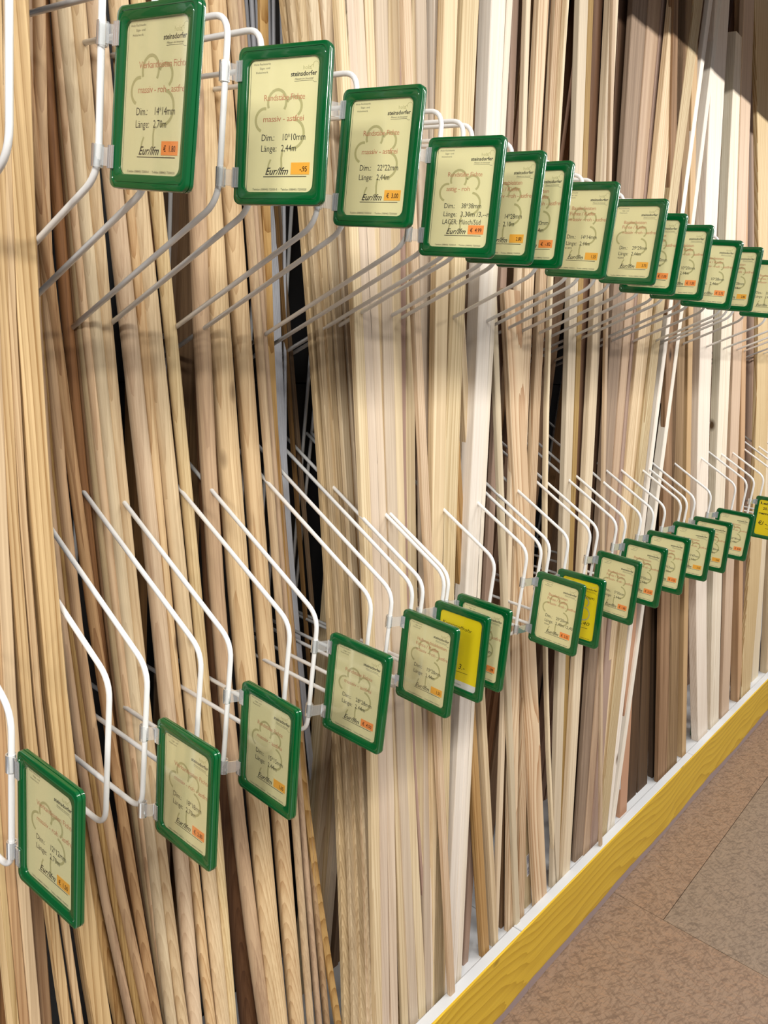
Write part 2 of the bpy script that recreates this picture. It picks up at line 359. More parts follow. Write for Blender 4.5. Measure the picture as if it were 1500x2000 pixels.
def text_data(s, x, y, size, shear=0, bold=0, spacing=1.0, width=None, rot=0):
    """flat lettering as mesh data in sign millimetres: x from the left edge, y down from the top edge"""
    cu = bpy.data.curves.new('t', 'FONT'); cu.body = s; cu.size = size; cu.shear = shear; cu.resolution_u = 2
    cu.offset = bold; cu.space_character = spacing
    o = bpy.data.objects.new('t', cu); C.objects.link(o)
    me = bpy.data.meshes.new_from_object(o.evaluated_get(bpy.context.evaluated_depsgraph_get()))
    vs = [v.co.copy() for v in me.vertices]; fs = [tuple(p.vertices) for p in me.polygons]
    bpy.data.objects.remove(o); bpy.data.curves.remove(cu); bpy.data.meshes.remove(me)
    if not vs: return [], []
    k = 1.0
    if width: k = width / max(1e-6, max(v.x for v in vs))
    cr, sr = math.cos(rot), math.sin(rot)
    out = [((x + v.x * k * cr - v.y * sr) / 1000, 3.62 / 1000, (SH / 2 - y + v.x * k * sr + v.y * cr) / 1000) for v in vs]
    return out, fs
def stroke(pts, wd, yy=3.64):
    P = [Vector((p[0], -p[1])) for p in pts]; V, Fa = [], []
    for i, p in enumerate(P):
        tt = (P[min(i + 1, len(P) - 1)] - P[max(i - 1, 0)]); tt.normalize(); nn = Vector((-tt.y, tt.x)) * wd / 2
        for q in (p + nn, p - nn): V.append((q.x / 1000, yy / 1000, (SH / 2 + q.y) / 1000))
    for i in range(len(P) - 1): Fa.append((2 * i, 2 * i + 1, 2 * i + 3, 2 * i + 2))
    return V, Fa
def arc(cx, cy, r, a0, a1, n=14, sy=1.0): return [(cx + r * math.cos(math.radians(a0 + (a1 - a0) * k / n)), cy - sy * r * math.sin(math.radians(a0 + (a1 - a0) * k / n))) for k in range(n + 1)]
tree = join([stroke(arc(52, 56, 12, 205, -35, sy=1.05), 3), stroke(arc(74, 61, 10, 150, -55), 3), stroke(arc(36, 73, 11.5, 80, 250), 3), stroke(arc(74, 88, 14.5, 85, -105), 3),
             stroke([(62, 103), (61, 112), (62, 123)], 2.6), stroke([(47, 113), (44.5, 118), (43.5, 124)], 2.2)])
TREE = mesh('tree_emblem', *tree); TREE.materials.append(GREY)
hdr = join([text_data('Holz-Fachmarkt', 19, 18.5, 3.0, spacing=1.15), text_data('Säge- und', 27, 22.6, 3.0, spacing=1.15), text_data('Hobelwerk', 22, 26.6, 3.0, spacing=1.2),
            text_data('steinsdorfer', 68, 31.5, 6.4, bold=.12, width=33), text_data('Fliesen im Innental', 73, 35.2, 2.6, shear=.3, width=24),
            stroke([(73, 36.4), (96, 36.4), (98, 38), (101, 38)], .35),
            text_data('Telefon (08840) 72000-0  ·  Telefax (08840) 7200020', 24, 144.6, 3.0, width=72),
            stroke([(15.8, 14), (15.8, 147.6)], .45), stroke([(15.8, 147.6), (104, 147.6)], .5)])
HDR = mesh('printed_header', *hdr); HDR.materials.append(BLACK)
lgo = join([text_data('holz', 83, 25.6, 6.0, width=10), stroke(arc(99, 22, 3.4, 220, -10), .5), stroke(arc(95, 24, 2.2, 260, 60), .5), stroke([(102.6, 23), (102.5, 37)], .3)])
LGO = mesh('emblem_outline', *lgo); LGO.materials.append(GREY)
eur = join([text_data('Eur/lfm', 40, 128.5, 10.5, shear=.38, bold=.12, width=31), stroke([(38, 130.6), (95, 130.6)], .8)])
EUR = mesh('unit_print', *eur); EUR.materials.append(BLACK)
STK = plate('price_sticker', 74.5, 98.5, SH - 128.5, SH - 116.5, 3.3, 3.55)

RF, RFK = ['Rundstäbe Fichte', 'massiv - astfrei'], ['Bastlerleisten', 'Fichte / Kiefer', 'massiv - roh - astfrei']
VK = ['Vierkantleisten Fichte', 'massiv - roh - astfrei']
# name: (x, yaw, z centre, roll) then red lines, dim, length, price, sticker tone, extra, wire index
SG_ = [
 ('U', (.610, 2.0, .218, 2.1), VK, '14*14mm', '2,70m', '€  1.80', 'o', '', 1),
 ('U', (.804, 11.0, .230, -1.7), RF, '10*10mm', '2,44m', '-.95', 'a', '', 3),
 ('U', (1.020, 5.2, .232, -.5), RF, '22*22mm', '2,44m', '€  3.00', 'a', '', 5),
 ('U', (1.257, 8.9, .213, -1.5), ['Rundstäbe Fichte', 'astig - roh'], '38*38mm', '3,30m /3,--m', '€  4.99', 'o', 'LAGER: Münch/Süd', 7),
 ('U', (1.417, .6, .218, -1.0), ['Rundstableisten', 'Fichte / Kiefer', 'massiv - roh - astfrei'], '14*28mm', '2,10m', '2.80', 'a', '', 10),
 ('U', (1.531, 1.3, .222, -1.6), ['Bastlerleisten', 'Fichte / Kiefer', 'massiv - roh - astfrei'], '5*20mm', '2,44m', '€  -.82', 'o', '', 11),
 ('U', (1.754, -1.6, .226, -.2), RFK, '14*14mm', '2,44m', '1.35', 'a', '41395', 13),
 ('U', (2.042, -1.6, .238, -.6), RFK, '29*29mm', '2,44m', '3.70', 'a', '42065', 16),
 ('U', (2.175, 3.2, .226, -.8), RFK, '10*10mm', '2,44m', '€  1.00', 'o', '', 17),
 ('U', (2.393, 1.8, .227, -1.6), RFK, '10*20mm', '2,44m', '€  1.50', 'o', '', 19),
 ('U', (2.658, 6.8, .226, .1), RFK, '10*38mm', '2,44m', '€  2.72', 'o', '', 21),
 ('U', (2.893, .9, .232, -1.0), RFK, '5*38mm', '2,44m', '2.80', 'a', '', 23),
 ('U', (3.286, 6.4, .236, -.6), RFK, '20*30mm', '2,44m', '€  2.90', 'o', '', 27),
 ('L', (.489, 1.5, -.747, -1.0), VK, '12*12mm', '2,70m', '€  1.50', 'a', '', 0),
 ('L', (.723, -1.5, -.780, -2.2), VK, '18*18mm', '2,70m', '€  2.80', 'o', '', 2),
 ('L', (.902, -4.0, -.769, -2.5), RF, '15*15mm', '2,44m', '1.65', 'a', '', 4),
 ('L', (1.122, 1.0, -.730, -.4), RF, '28*28mm', '2,44m', '€  4.50', 'o', '', 6),
 ('L', (1.363, -3.5, -.734, -1.5), ['Halbrundstableisten', 'Fichte / Kiefer', 'massiv - roh - astfrei'], '10*20mm', '2,44m', '1.55', 'a', '', 8),
 ('L', (1.486, -2.4, -.741, -2.6), 'pipe', '', '', '', '', '', 10),
 ('L', (1.576, -1.7, -.742, -1.5), RFK, '5*10mm', '2,44m', '€  -.99', 'o', '', 12),
 ('L', (1.977, -4.7, -.759, -1.5), RFK, '20*20mm', '2,40m /2,40', '€  2.25', 'o', '42066', 14),
 ('L', (2.114, -3.8, -.777, -3.2), 'x22', '', '', '', '', '', 16),
 ('L', (2.371, -6.4, -.762, -1.8), RFK, '5*30mm', '2,44m', '€  1.80', 'o', '', 18),
 ('L', (2.569, -2.4, -.751, -1.4), RFK, '5*30mm', '2,44m', '€  2.10', 'o', '', 20),
 ('L', (2.779, 1.5, -.752, -1.8), RFK, '5*57mm', '2,44m', '€  3.25', 'o', '', 22),
 ('L', (3.038, 4.0, -.754, -1.9), RFK, '5*47mm', '2,44m', '3.10', 'a', '', 24),
 ('L', (3.277, -1.3, -.764, -2.7), RFK, '10*30mm', '2,44m', '2.90', 'a', '', 27),
 ('L', (3.560, 6.6, -.763, -.7), RFK, '20*80mm', '2,44m', '€  4.90', 'o', '', 28),
 ('L', (4.189, -2.0, -.775, -2.5), 'mix', '', '', '', '', '', 31),
]
def clip_mesh(org, mat_inv, wx, zc, l0):
    """open ring round the wire and a ribbed tab gripping the frame edge, in the sign's own space"""
    parts = []
    c = mat_inv @ Vector((wx * S, S, CZ + zc * S))
    cx, cyy = c.x, c.y; z0, z1 = l0 - .0105, l0 + .0105
    n = 14; ri, ro = RW + .0005, RW + .0022
    V, Fa = [], []
    for k in range(n + 1):
        a = math.radians(-20 + 320 * k / n) + math.pi * .55
        for r in (ri, ro):
            for z in (z0, z1): V.append((cx + r * math.cos(a), cyy + r * math.sin(a), z))
    for k in range(n):
        a = 4 * k; b2 = a + 4
        Fa += [(a, b2, b2 + 1, a + 1), (a + 2, a + 3, b2 + 3, b2 + 2), (a, a + 2, b2 + 2, b2), (a + 1, b2 + 1, b2 + 3, a + 3)]
    Fa += [(0, 1, 3, 2), (4 * n, 4 * n + 2, 4 * n + 3, 4 * n + 1)]
    parts.append((V, Fa))
    # arm from ring to the frame, then two cheeks over the frame edge
    x0 = cx + ro * .9
    y0_ = cyy
    def slab(p, q, th, za, zb):
        p, q = Vector(p), Vector(q); d = (q - p).normalized(); nn = Vector((-d.y, d.x)) * th / 2
        v = [(*(p + nn), za), (*(q + nn), za), (*(q - nn), za), (*(p - nn), za), (*(p + nn), zb), (*(q + nn), zb), (*(q - nn), zb), (*(p - nn), zb)]
        return v, [(0, 3, 2, 1), (4, 5, 6, 7), (0, 1, 5, 4), (1, 2, 6, 5), (2, 3, 7, 6), (3, 0, 4, 7)]
    parts.append(slab((x0, y0_), (-.0006, .0045), .0018, z0 + .002, z1 - .002))
    parts.append(slab((-.0012, -.0011), (-.0012, .0101), .0014, z0, z1))
    parts.append(slab((-.0018, -.0011), (.0072, -.0011), .0012, z0, z1))
    parts.append(slab((-.0018, .0101), (.0072, .0101), .0012, z0, z1))
    for q in (.0005, .0035, .0068): parts.append(slab((q, -.0019), (q + .0008, -.0019), .0012, z0, z1))
    return join(parts)
desc = {0: 'topmost left', }
for idx, (row, (x, yaw, zc, ro), red, dim, ln, price, tone, extra, wi) in enumerate(SG_):
    a = math.radians(yaw); dvec = Vector((math.sin(a), -math.cos(a), 0))
    e = link('price_sign', None)
    e.matrix_world = Matrix.Translation(W((x + dvec.x * SG, 1 + dvec.y * SG, zc))) @ Matrix.Rotation(a - math.pi / 2, 4, 'Z') @ Matrix.Rotation(math.radians(ro), 4, 'Y')
    kind = 'y' if red in ('x22', 'mix', 'pipe') else 'c'
    link('frame', FRM, None, e); link('paper_sheet', PAP[kind], None, e); link('back_plate', BACK, None, e); link('clear_cover', COV, None, e)
    if red != 'mix' and red != 'pipe':
        link('tree_emblem', TREE, None, e); link('printed_header', HDR, None, e); link('emblem_outline', LGO, None, e)
    if kind == 'c':
        long3 = len(red) == 3
        parts = []
        ys = (46, 55, 64.5) if long3 else ((54, 75) if row == 'U' and idx != 3 else (52, 71))
        for k, s in enumerate(red):
            parts.append(text_data(s, 34 if k != 1 or not long3 else 32, ys[k], 8.6, spacing=.92, width=min(len(s) * 3.35, 70)))
        o = link('product_text', mesh('product_text', *join(parts)), FAINT, e)
        parts = [text_data('Dim.:', 33, 94, 9.6, spacing=.95, width=17.5), text_data(dim, 60, 94, 9.6, spacing=.95, width=31 * len(dim) / 7), text_data('Länge:', 33, 105, 9.6, width=21), text_data(ln, 60, 105, 9.6, width=3.9 * len(ln))]
        if idx == 3: parts.append(text_data(extra, 32.5, 115.5, 9.6, width=60))
        elif extra: parts.append(text_data(extra, 33, 111.5, 4.6, width=13))
        link('dimension_text', mesh('dimension_text', *join(parts)), BLACK, e)
        link('unit_print', EUR, None, e)
        st = link('price_sticker', STK.copy(), ORANGE if tone == 'o' else AMBER, e)
        pv, pf = text_data(price, 78 if '€' in price else 86, 125.6, 7.6, bold=.1, width=17.5 if '€' in price else 9.5)
        pv = [(q[0], 3.2 / 1000, q[2]) for q in pv]
        link('price_digits', mesh('price_digits', pv, pf), plain('digits_ink', srgb(60, 16, 10), .5) if 'digits_ink' not in bpy.data.materials else bpy.data.materials['digits_ink'], st)
        if tone == 'o': tag(st, 'orange price sticker')
    else:
        if red == 'pipe':
            parts = [text_data('Kunststoffrohr', 18, 38, 9.0, shear=.25, width=66, rot=-.03), text_data('3.-', 62, 112, 14, shear=.2), stroke([(52, 118), (84, 117)], .8)]
            foot = plate('white_label', 14, 104, 12, 26, 3.3, 3.5)
            f = link('white_label', foot, WPAPER, e)
            fv, ff = text_data('Telefon (08840) 72000-0', 40, 142, 3.2); fv = [(q[0], .0031, q[2]) for q in fv]
            link('label_print', mesh('label_print', fv, ff), BLACK, f)
        elif red == 'x22':
            parts = [text_data('22x22mm', 42, 52, 11, shear=.2, width=54), text_data('2,40', 62, 113, 11, shear=.2, width=30), stroke([(60, 121), (88, 120)], .9)]
        else:
            parts = [text_data('Leisten', 18, 30, 13, bold=.35, width=62), text_data('20.-', 30, 50, 14, bold=.35), text_data('gemischt', 17, 68, 11, bold=.35, width=70), text_data('€/ -.', 22, 108, 20, bold=.4), stroke([(50, 120), (88, 119)], 1.2)]
        link('handwriting', mesh('handwriting', *join(parts)), PEN, e)
    mi = e.matrix_world.inverted(); wx = DV[wi][0 if row == 'U' else 1]
    for l0 in (SH / 2 - 24, -SH / 2 + 28):
        link('clear_clip', mesh('clear_clip', *clip_mesh(e, mi, wx, zc, l0 / 1000)), CLIP, e)
    rn = 'upper' if row == 'U' else 'lower'
    if kind == 'y':
        lab = {'pipe': 'green framed bright yellow sign handwritten Kunststoffrohr 3.-', 'x22': 'green framed yellow sign with tree emblem, behind the 20*20mm sign', 'mix': 'green framed yellow handwritten sign at the far right edge'}[red]
    else:
        k = (idx if row == 'U' else idx - 13)
        lab = 'green framed cream price sign reading %s, %s from the left in the %s row' % (dim, ordw[k], rn)
    tag(e, lab, 'sign', 'green framed price signs, %s row' % rn)

# ------------------------------------------------------------ timber
def interp(rows, z):
    """rows: [(z, x)] sorted; straight or gently bowed line, straight beyond the ends"""
    if len(rows) == 2:
        (z0, x0), (z1, x1) = rows; return x0 + (x1 - x0) * (z - z0) / (z1 - z0)
    (z0, x0), (z1, x1), (z2, x2) = rows
    def q(t): return x0 * (t - z1) * (t - z2) / ((z0 - z1) * (z0 - z2)) + x1 * (t - z0) * (t - z2) / ((z1 - z0) * (z1 - z2)) + x2 * (t - z0) * (t - z1) / ((z2 - z0) * (z2 - z1))
    lo, hi = min(z0, z2), max(z0, z2)
    if lo <= z <= hi: return q(z)
    b = lo if z < lo else hi; d = .02 if z < lo else -.02
    return q(b) + (q(b + d) - q(b)) / d * (z - b)
NP = [0]
def piece(rows, kind='f', mat='pale', yd=1.09, s=.10, dy=0, ratio=1.0, depth=None, top=None, bot=None, name='timber', minw=.0, bow=None, ZW=.35):
    """rows: (v, u_left, u_right) as seen; the front of the piece lies in the plane y = yd + s*(z - ZD) + dy"""
    y0 = yd + dy - s * ZD
    if bow:      # long thin stock sags back against the wall: steep at the foot, upright higher up
        def Y(z):
            t = min(1.0, max(0.0, (z - ZD) / (ZW - ZD))); return yd + dy + bow * (2 * t - t * t)
        def hit(u, v, e=0):
            d = ray(u, v); yy = yd + bow * .8 + e
            for _ in range(30): yy = .5 * yy + .5 * (Y(d.z * yy / d.y) + e)
            return d * (yy / d.y)
    else:
        def Y(z): return y0 + s * z
        def hit(u, v, e=0): return on_plane(u, v, y0 + e, s)
    XL, XR = [], []
    for v, ul, ur in rows:
        pr = hit(ur, v); pl = hit(ul, v)
        if kind in ('s',):
            wdt = pr.x - pl.x
            for _ in range(12):
                pl = hit(ul, v, wdt * ratio); wdt = .5 * wdt + .5 * max(.004, pr.x - pl.x)
        if kind == 'r':
            th = abs(math.sin(math.atan2(pr.y, pr.x)))
            c = (pl + pr) / 2; r = (pr.x - pl.x) / 2 * th
            XL.append((c.z, c.x)); XR.append((c.z, r))
        else:
            XL.append((pl.z, pl.x)); XR.append((pr.z, pr.x))
    XL.sort(); XR.sort()
    zt = (1.42 if XL[0][1] < 2.2 else 1.72) if top is None else top
    zb_ = ZD - .0255 if bot is None else bot
    nseg = 1 if len(rows) == 2 and not bow else 12
    zz = [zb_ + (zt - zb_) * i / nseg for i in range(nseg + 1)]
    if kind == 'r':
        r = 1.03 * max(q[1] for q in XR) * S
        c0 = W((interp(XL, zb_), Y(zb_) + r / S, zb_))
        path = [W((interp(XL, z), Y(z) + r / S, z)) - c0 for z in zz]
        qr = (path[-1] - path[0]).to_track_quat('Z', 'Y'); qi = qr.inverted()
        me = mesh(name, *tube_data([qi @ p_ for p_ in path], r, 20), smooth=True)
        for p in me.polygons:
            if len(p.vertices) > 4: p.use_smooth = False
        o = link(name, me, mat if not isinstance(mat, str) else M[mat]); o.location = c0; o.rotation_mode = 'QUATERNION'; o.rotation_quaternion = qr
    else:
        ws_ = [XR[i][1] - XL[i][1] for i in range(len(XL))]; wd = max(.6 * max(ws_) + .4 * sum(ws_) / len(ws_), .005)
        if kind == 'f': wd *= .965
        d = depth if depth is not None else (wd * ratio if kind == 's' else max(.008, min(.02, wd * .5)))
        xc = lambda z: (interp(XL, z) + interp(XR, z)) / 2
        c0 = W((xc(zb_), Y(zb_), zb_)); V, Fa = [], []
        b = min(.0016, wd * S * .12); hw = wd * S / 2; dd = d * S
        ring = [(-hw, b), (-hw + b, 0), (hw - b, 0), (hw, b), (hw, dd - b), (hw - b, dd), (-hw + b, dd), (-hw, dd - b)]
        ax = W((xc(zt), Y(zt), zt)) - c0; qr = Vector((0, 0, 1)).rotation_difference(ax.normalized()); qi = qr.inverted()
        for z in zz:
            c = W((xc(z), Y(z), z)) - c0
            for rx, ry in ring: V.append(qi @ Vector((c.x + rx, c.y + ry, c.z)))
        for i in range(nseg):
            for k in range(8): a, b2 = i * 8 + k, i * 8 + (k + 1) % 8; Fa.append((a, b2, b2 + 8, a + 8))
        Fa.append(tuple(reversed(range(8)))); Fa.append(tuple(nseg * 8 + k for k in range(8)))
        o = link(name, mesh(name, V, Fa), mat if not isinstance(mat, str) else M[mat]); o.location = c0; o.rotation_mode = 'QUATERNION'; o.rotation_quaternion = qr
    NP[0] += 1
    return o
ORD = ordw
def bay(where, group, items, cat, noun, **kw):
    for i, it in enumerate(items):
        it = dict(it); lab = it.pop('label', None)
        nm = it.pop('name', cat.replace(' ', '_')); k = dict(kw); k.update(it)
        o = piece(name=nm, **k)
        tag(o, lab or '%s %s from the left %s' % (ORD[i], noun, where), cat, group)
        yield o
def R_(*rows, **kw): d = dict(rows=list(rows)); d.update(kw); return d

# bay 1: square strips, left edge of the photo
g1 = [R_((675, -66, -50), (1250, -45, -34), (1900, 5, 16)), R_((675, -52, -38), (1250, -34, -18), (1900, 15, 28)), R_((675, -40, -18), (1250, -20, 3), (1900, 29, 49), mat='honey'),
      R_((675, -20, 1), (1250, 2, 27), (1900, 49, 73)), R_((675, -14, 2), (1250, 27, 44), (1900, 73, 97), dy=.03, mat='honey'), R_((100, -16, 4), (675, -4, 17), (1900, 98, 130), kind='s'),
      R_((100, 3, 15), (675, 17, 33), (1900, 129, 150), kind='s'), R_((100, 15, 49), (675, 33, 75), (1900, 150, 206), kind='s', ratio=.9)]
list(bay('in the bundle at the left edge', 'square wooden strips at the left edge', g1, 'wood strip', 'square wooden strip', mat='aged', yd=1.05, s=.045))
# bay 2: slim rounded trims
g2 = [R_((100, 50, 60), (675, 58, 73), (1900, 205, 230), dy=.02), R_((100, 56, 66), (675, 73, 85), (1900, 229, 247)), R_((100, 64, 78), (675, 84, 101), (1900, 247, 265)), R_((100, 76, 90), (675, 97, 112), (1900, 263, 284), dy=-.01), R_((100, 40, 62), (675, 107, 127), (1900, 284, 305), dy=-.015)]
list(bay('beside the left edge bundle', 'slim rounded wooden trims', g2, 'wood trim', 'slim rounded wooden trim', kind='r', mat='honey', yd=1.06, s=.1, bow=0.33))
# bay 3
g3 = [R_((100, 85, 106), (675, 132, 151), (1900, 284, 304), mat='brown_shade', dy=.08, bow=.26), R_((100, 106, 118), (675, 150, 161), (1900, 303, 312), mat='brown_shade', dy=.03), R_((100, 112, 128), (675, 160, 172), (1900, 306, 322), mat='honey', dy=.02),
      R_((100, 118, 130), (675, 170, 186), (1900, 312, 330), dy=.01), R_((100, 125, 154), (675, 184, 209), (1900, 316, 340)), R_((100, 155, 179), (675, 207, 227), (1900, 336, 362))]
list(bay('below the first 14*14mm sign', 'wooden rods below the 14*14mm sign', g3, 'wood rod', 'round wooden rod', kind='r', mat='pine', yd=1.06, s=.1, bow=0.31))
# bay 4
g4 = [R_((450, 222, 258), (675, 248, 281), (1900, 364, 396)), R_((450, 262, 273), (675, 280, 293), (1900, 394, 417), dy=.01), R_((450, 270, 304), (675, 294, 329), (1900, 418, 448)), R_((450, 307, 333), (675, 330, 356), (1900, 440, 461), mat='pine')]
list(bay('right of the 14*14mm rods', 'thicker round wooden rods', g4, 'wood rod', 'thicker round pale rod', kind='r', mat='pine', yd=1.06, s=.1, bow=0.31))
# bay 5: stout rods
g5 = [R_((675, 402, 426), (1900, 466, 506), mat='brown_shade', dy=.10, bow=.24, label='round rod set back in the dark gap, its shade put into the brown colour'), R_((25, 376, 402), (675, 388, 422), (1900, 498, 524), mat='honey', dy=.03, bow=.28), R_((25, 380, 415), (675, 420, 467), (1900, 522, 567), label='stoutest pale round pole with knots below the 10*10mm sign'), R_((25, 416, 456), (675, 466, 504), (1900, 565, 596), dy=.005),
      R_((25, 452, 471), (675, 503, 521), (1900, 595, 612), mat='honey'), R_((25, 466, 476), (675, 514, 528), (1900, 611, 626), mat='honey', dy=.01), R_((25, 472, 480), (675, 522, 533), (1900, 625, 641), mat='honey', dy=.02), R_((675, 525, 534), (1900, 640, 653), kind='f', mat='honey', dy=.02)]
list(bay('in the bundle below the 10*10mm sign', 'stout round poles', g5, 'wood pole', 'round wooden pole', kind='r', mat='pine', yd=1.06, s=.1, bow=0.31))
# plastic rods
gp = [R_((60, 484, 490), (675, 528, 534), (1900, 652, 657), top=1.1), R_((60, 494, 501), (675, 531, 538), (1900, 656, 662), top=.95), R_((60, 504, 511), (675, 534, 541), (1900, 661, 667), top=.86), R_((60, 512, 519), (675, 538, 545), (1900, 664, 670), top=.93), R_((60, 518, 524), (675, 541, 547), (1900, 668, 673), top=.70),
      R_((60, 525, 531), (675, 544, 550), (1900, 671, 676), top=.88), R_((60, 533, 540), (675, 546, 552), (1900, 674, 679), top=.87), R_((60, 549, 556), (675, 556, 562), (960, 556, 562), top=.87)]
list(bay('in the cluster of grey plastic rods', 'thin grey plastic rods', gp, 'plastic rod', 'thin pale grey plastic rod', kind='r', mat=PLAST, yd=1.40, s=.02))
gs = [R_((560, 549, 555), (960, 578, 584), dy=-.01, label='left thin brown stick before the black wall'), R_((560, 556, 562), (960, 590, 596), dy=0, label='right thin brown stick before the black wall')]
list(bay('', 'thin brown sticks before the black wall', gs, 'wood strip', 'stick', kind='f', mat='brown_shade', yd=1.44, s=.005, depth=.01))
# bay 6: light slim sticks
g6 = [R_((25, 562, 573), (675, 612, 627), (1900, 670, 688), dy=.03), R_((25, 573, 585), (675, 626, 641), (1900, 688, 703), dy=.01), R_((25, 587, 600), (675, 640, 653), (1900, 703, 715)), R_((25, 601, 611), (675, 650, 661), (1900, 713, 725), mat='pale'), R_((25, 611, 621), (675, 659, 672), (1900, 722, 736), mat='pale', dy=-.01),
      R_((25, 622, 635), (675, 671, 682), (1900, 737, 752)), R_((25, 636, 648), (675, 682, 691), (1900, 751, 766), mat='pale', dy=-.01), R_((25, 650, 656), (675, 690, 696), (1900, 765, 780), dy=.02)]
list(bay('below the 22*22mm sign', 'slim square sticks below the 22*22mm sign', g6, 'wood strip', 'slim square stick', kind='f', mat='aged', yd=1.055, s=.1, bow=.27))
# bay 7: wide run of flat laths
g7 = [R_((50, 664, 678), (675, 694, 713), (1620, 726, 742)), R_((50, 679, 692), (675, 713, 727), (1620, 741, 758)), R_((50, 693, 714), (675, 727, 741), (1620, 757, 772)), R_((50, 714, 733), (675, 741, 751), (1620, 773, 786), dy=.005), R_((50, 734, 761), (675, 751, 767), (1620, 787, 797), mat='pale'), R_((50, 762, 780), (675, 768, 781), (1620, 797, 816), dy=.004),
      R_((50, 779, 791), (675, 780, 792), (1620, 816, 831), mat='red', dy=.012), R_((50, 791, 804), (675, 811, 826), (900, 823, 836), mat='pale', dy=-.03, label='thin light stick leaning across the flat laths below the 38*38mm sign'),
      R_((50, 806, 822), (675, 792, 812), (1620, 824, 834), dy=.01), R_((50, 812, 837), (675, 826, 838), (1620, 833, 842), kind='f', dy=.004), R_((50, 837, 861), (675, 826, 856), (1620, 833, 852), kind='s', ratio=.8, mat='white', label='pale square batten at the right end of the flat laths')]
list(bay('below the 38*38mm sign', 'flat laths below the 38*38mm sign', g7, 'wood lath', 'flat pale lath', kind='f', mat='pale', yd=1.05, s=.092))
# bay 8: three thick white battens beside brown gap
g8 = [R_((50, 863, 897), (675, 856, 868), (1500, 851, 859)), R_((50, 896, 903), (675, 866, 878), (1500, 857, 862), dy=.02, mat='brown_shade'), R_((50, 903, 934), (675, 875, 907), (1500, 860, 873)),
      R_((50, 939, 975), (675, 909, 949), (1620, 864, 900), kind='s', ratio=.9, mat='white', name='batten', label='left white square batten right of the black gap'), R_((50, 975, 987), (675, 949, 956), (1620, 900, 908), mat='white', name='batten', label='middle white batten right of the black gap'), R_((50, 988, 1000), (675, 956, 964), (1620, 908, 915), mat='white', name='batten', label='right white batten right of the black gap')]
list(bay('right of the pale square batten', 'pale boards and white battens', g8, 'batten', 'pale board', kind='f', mat='pale', yd=1.048, s=.082))
# bay 9
g9 = [R_((50, 1001, 1011), (675, 974, 983), (1620, 921, 932), mat='red', dy=.03), R_((1370, 925, 949), (1620, 942, 962), kind='s', top=.2, mat='pale', dy=-.005), R_((1370, 916, 925), (1620, 928, 943), top=.0, mat='honey'), R_((50, 984, 1000), (675, 966, 976), (1400, 914, 930), dy=.06, mat='brown_shade'),
      R_((650, 963, 974), (1150, 983, 992), top=.22, dy=-.015, label='thin short pale stick crossing in front of the bundle', mat='pale'), R_((50, 1017, 1036), (675, 1000, 1014), (1620, 967, 981), kind='s', ratio=.7), R_((50, 1037, 1049), (675, 1013, 1023), (1620, 982, 997), mat='brown_shade', dy=.03), R_((50, 1050, 1071), (675, 1021, 1037), (1620, 996, 1010), mat='grain'),
      R_((50, 1078, 1095), (675, 1037, 1062), (1620, 1009, 1027), mat='grain', kind='s', ratio=.4), R_((1400, 1032, 1050), (1620, 1040, 1063), top=.1, mat='grain', dy=-.01), R_((1400, 1018, 1032), (1720, 1026, 1036), top=-.4, mat='pale', dy=.02)]
G9 = list(bay('right of the three white battens', 'mixed square strips', g9, 'wood strip', 'square strip', kind='f', mat='pale', yd=1.048, s=.097))
g10 = [R_((50, 1098, 1108), (675, 1066, 1076), (1620, 1071, 1083), kind='s', mat='pale'), R_((50, 1131, 1148), (675, 1110, 1126), (1620, 1083, 1094)), R_((50, 1148, 1158), (675, 1126, 1136), (1620, 1092, 1100), mat='honey', dy=.01), R_((50, 1158, 1177), (675, 1135, 1148), (1620, 1097, 1104), dy=.02, mat='brown_shade'), R_((50, 1177, 1206), (675, 1146, 1172), (1620, 1095, 1118), kind='s', ratio=.35, mat='grain', dy=-.01, label='light board with bold grain behind the 20*20mm sign'),
       R_((450, 1181, 1193), (820, 1175, 1185), (1640, 1168, 1177), dy=-.035, top=1.4, bot=ZD + .002, kind='s', ratio=.6, label='lone thin stick standing out onto the plinth lip', mat='pale'),
       R_((50, 1206, 1236), (675, 1178, 1200), (1620, 1119, 1133), mat='brown_shade', dy=.05), R_((50, 1236, 1262), (675, 1190, 1222), (1620, 1131, 1149), mat='rough', dy=.01), R_((50, 1262, 1291), (675, 1221, 1234), (1620, 1149, 1158), mat='tan', dy=.005), R_((50, 1290, 1306), (675, 1233, 1247), (1620, 1157, 1168), mat='red')]
list(bay('between the 14*14mm and 29*29mm signs', 'strips and boards in the middle bays', g10, 'wood strip', 'upright strip', kind='f', mat='pale', yd=1.048, s=.092))
g11 = [R_((50, 1306, 1334), (675, 1247, 1266), (1597, 1166, 1180), mat='pale', dy=.01), R_((50, 1334, 1368), (675, 1264, 1287), (1597, 1170, 1186), mat='grain', kind='s', ratio=.3), R_((50, 1368, 1386), (675, 1287, 1304), (1597, 1184, 1192), kind='s', ratio=.5, mat='white'), R_((50, 1386, 1404), (675, 1303, 1327), (1597, 1190, 1201), kind='s', ratio=.9, mat='white', label='pale square batten with bright front, slanting down left'),
       R_((1383, 1216, 1232), (1590, 1200, 1224), mat='mdf', top=-1.0, kind='s', ratio=.3, dy=.01, label='short reddish brown board end with a small white label')]
G11 = list(bay('in the slanting bundle below the 29*29mm sign', 'slanting boards', g11, 'board', 'slanting pale board', kind='f', mat='pale', yd=1.048, s=.08))
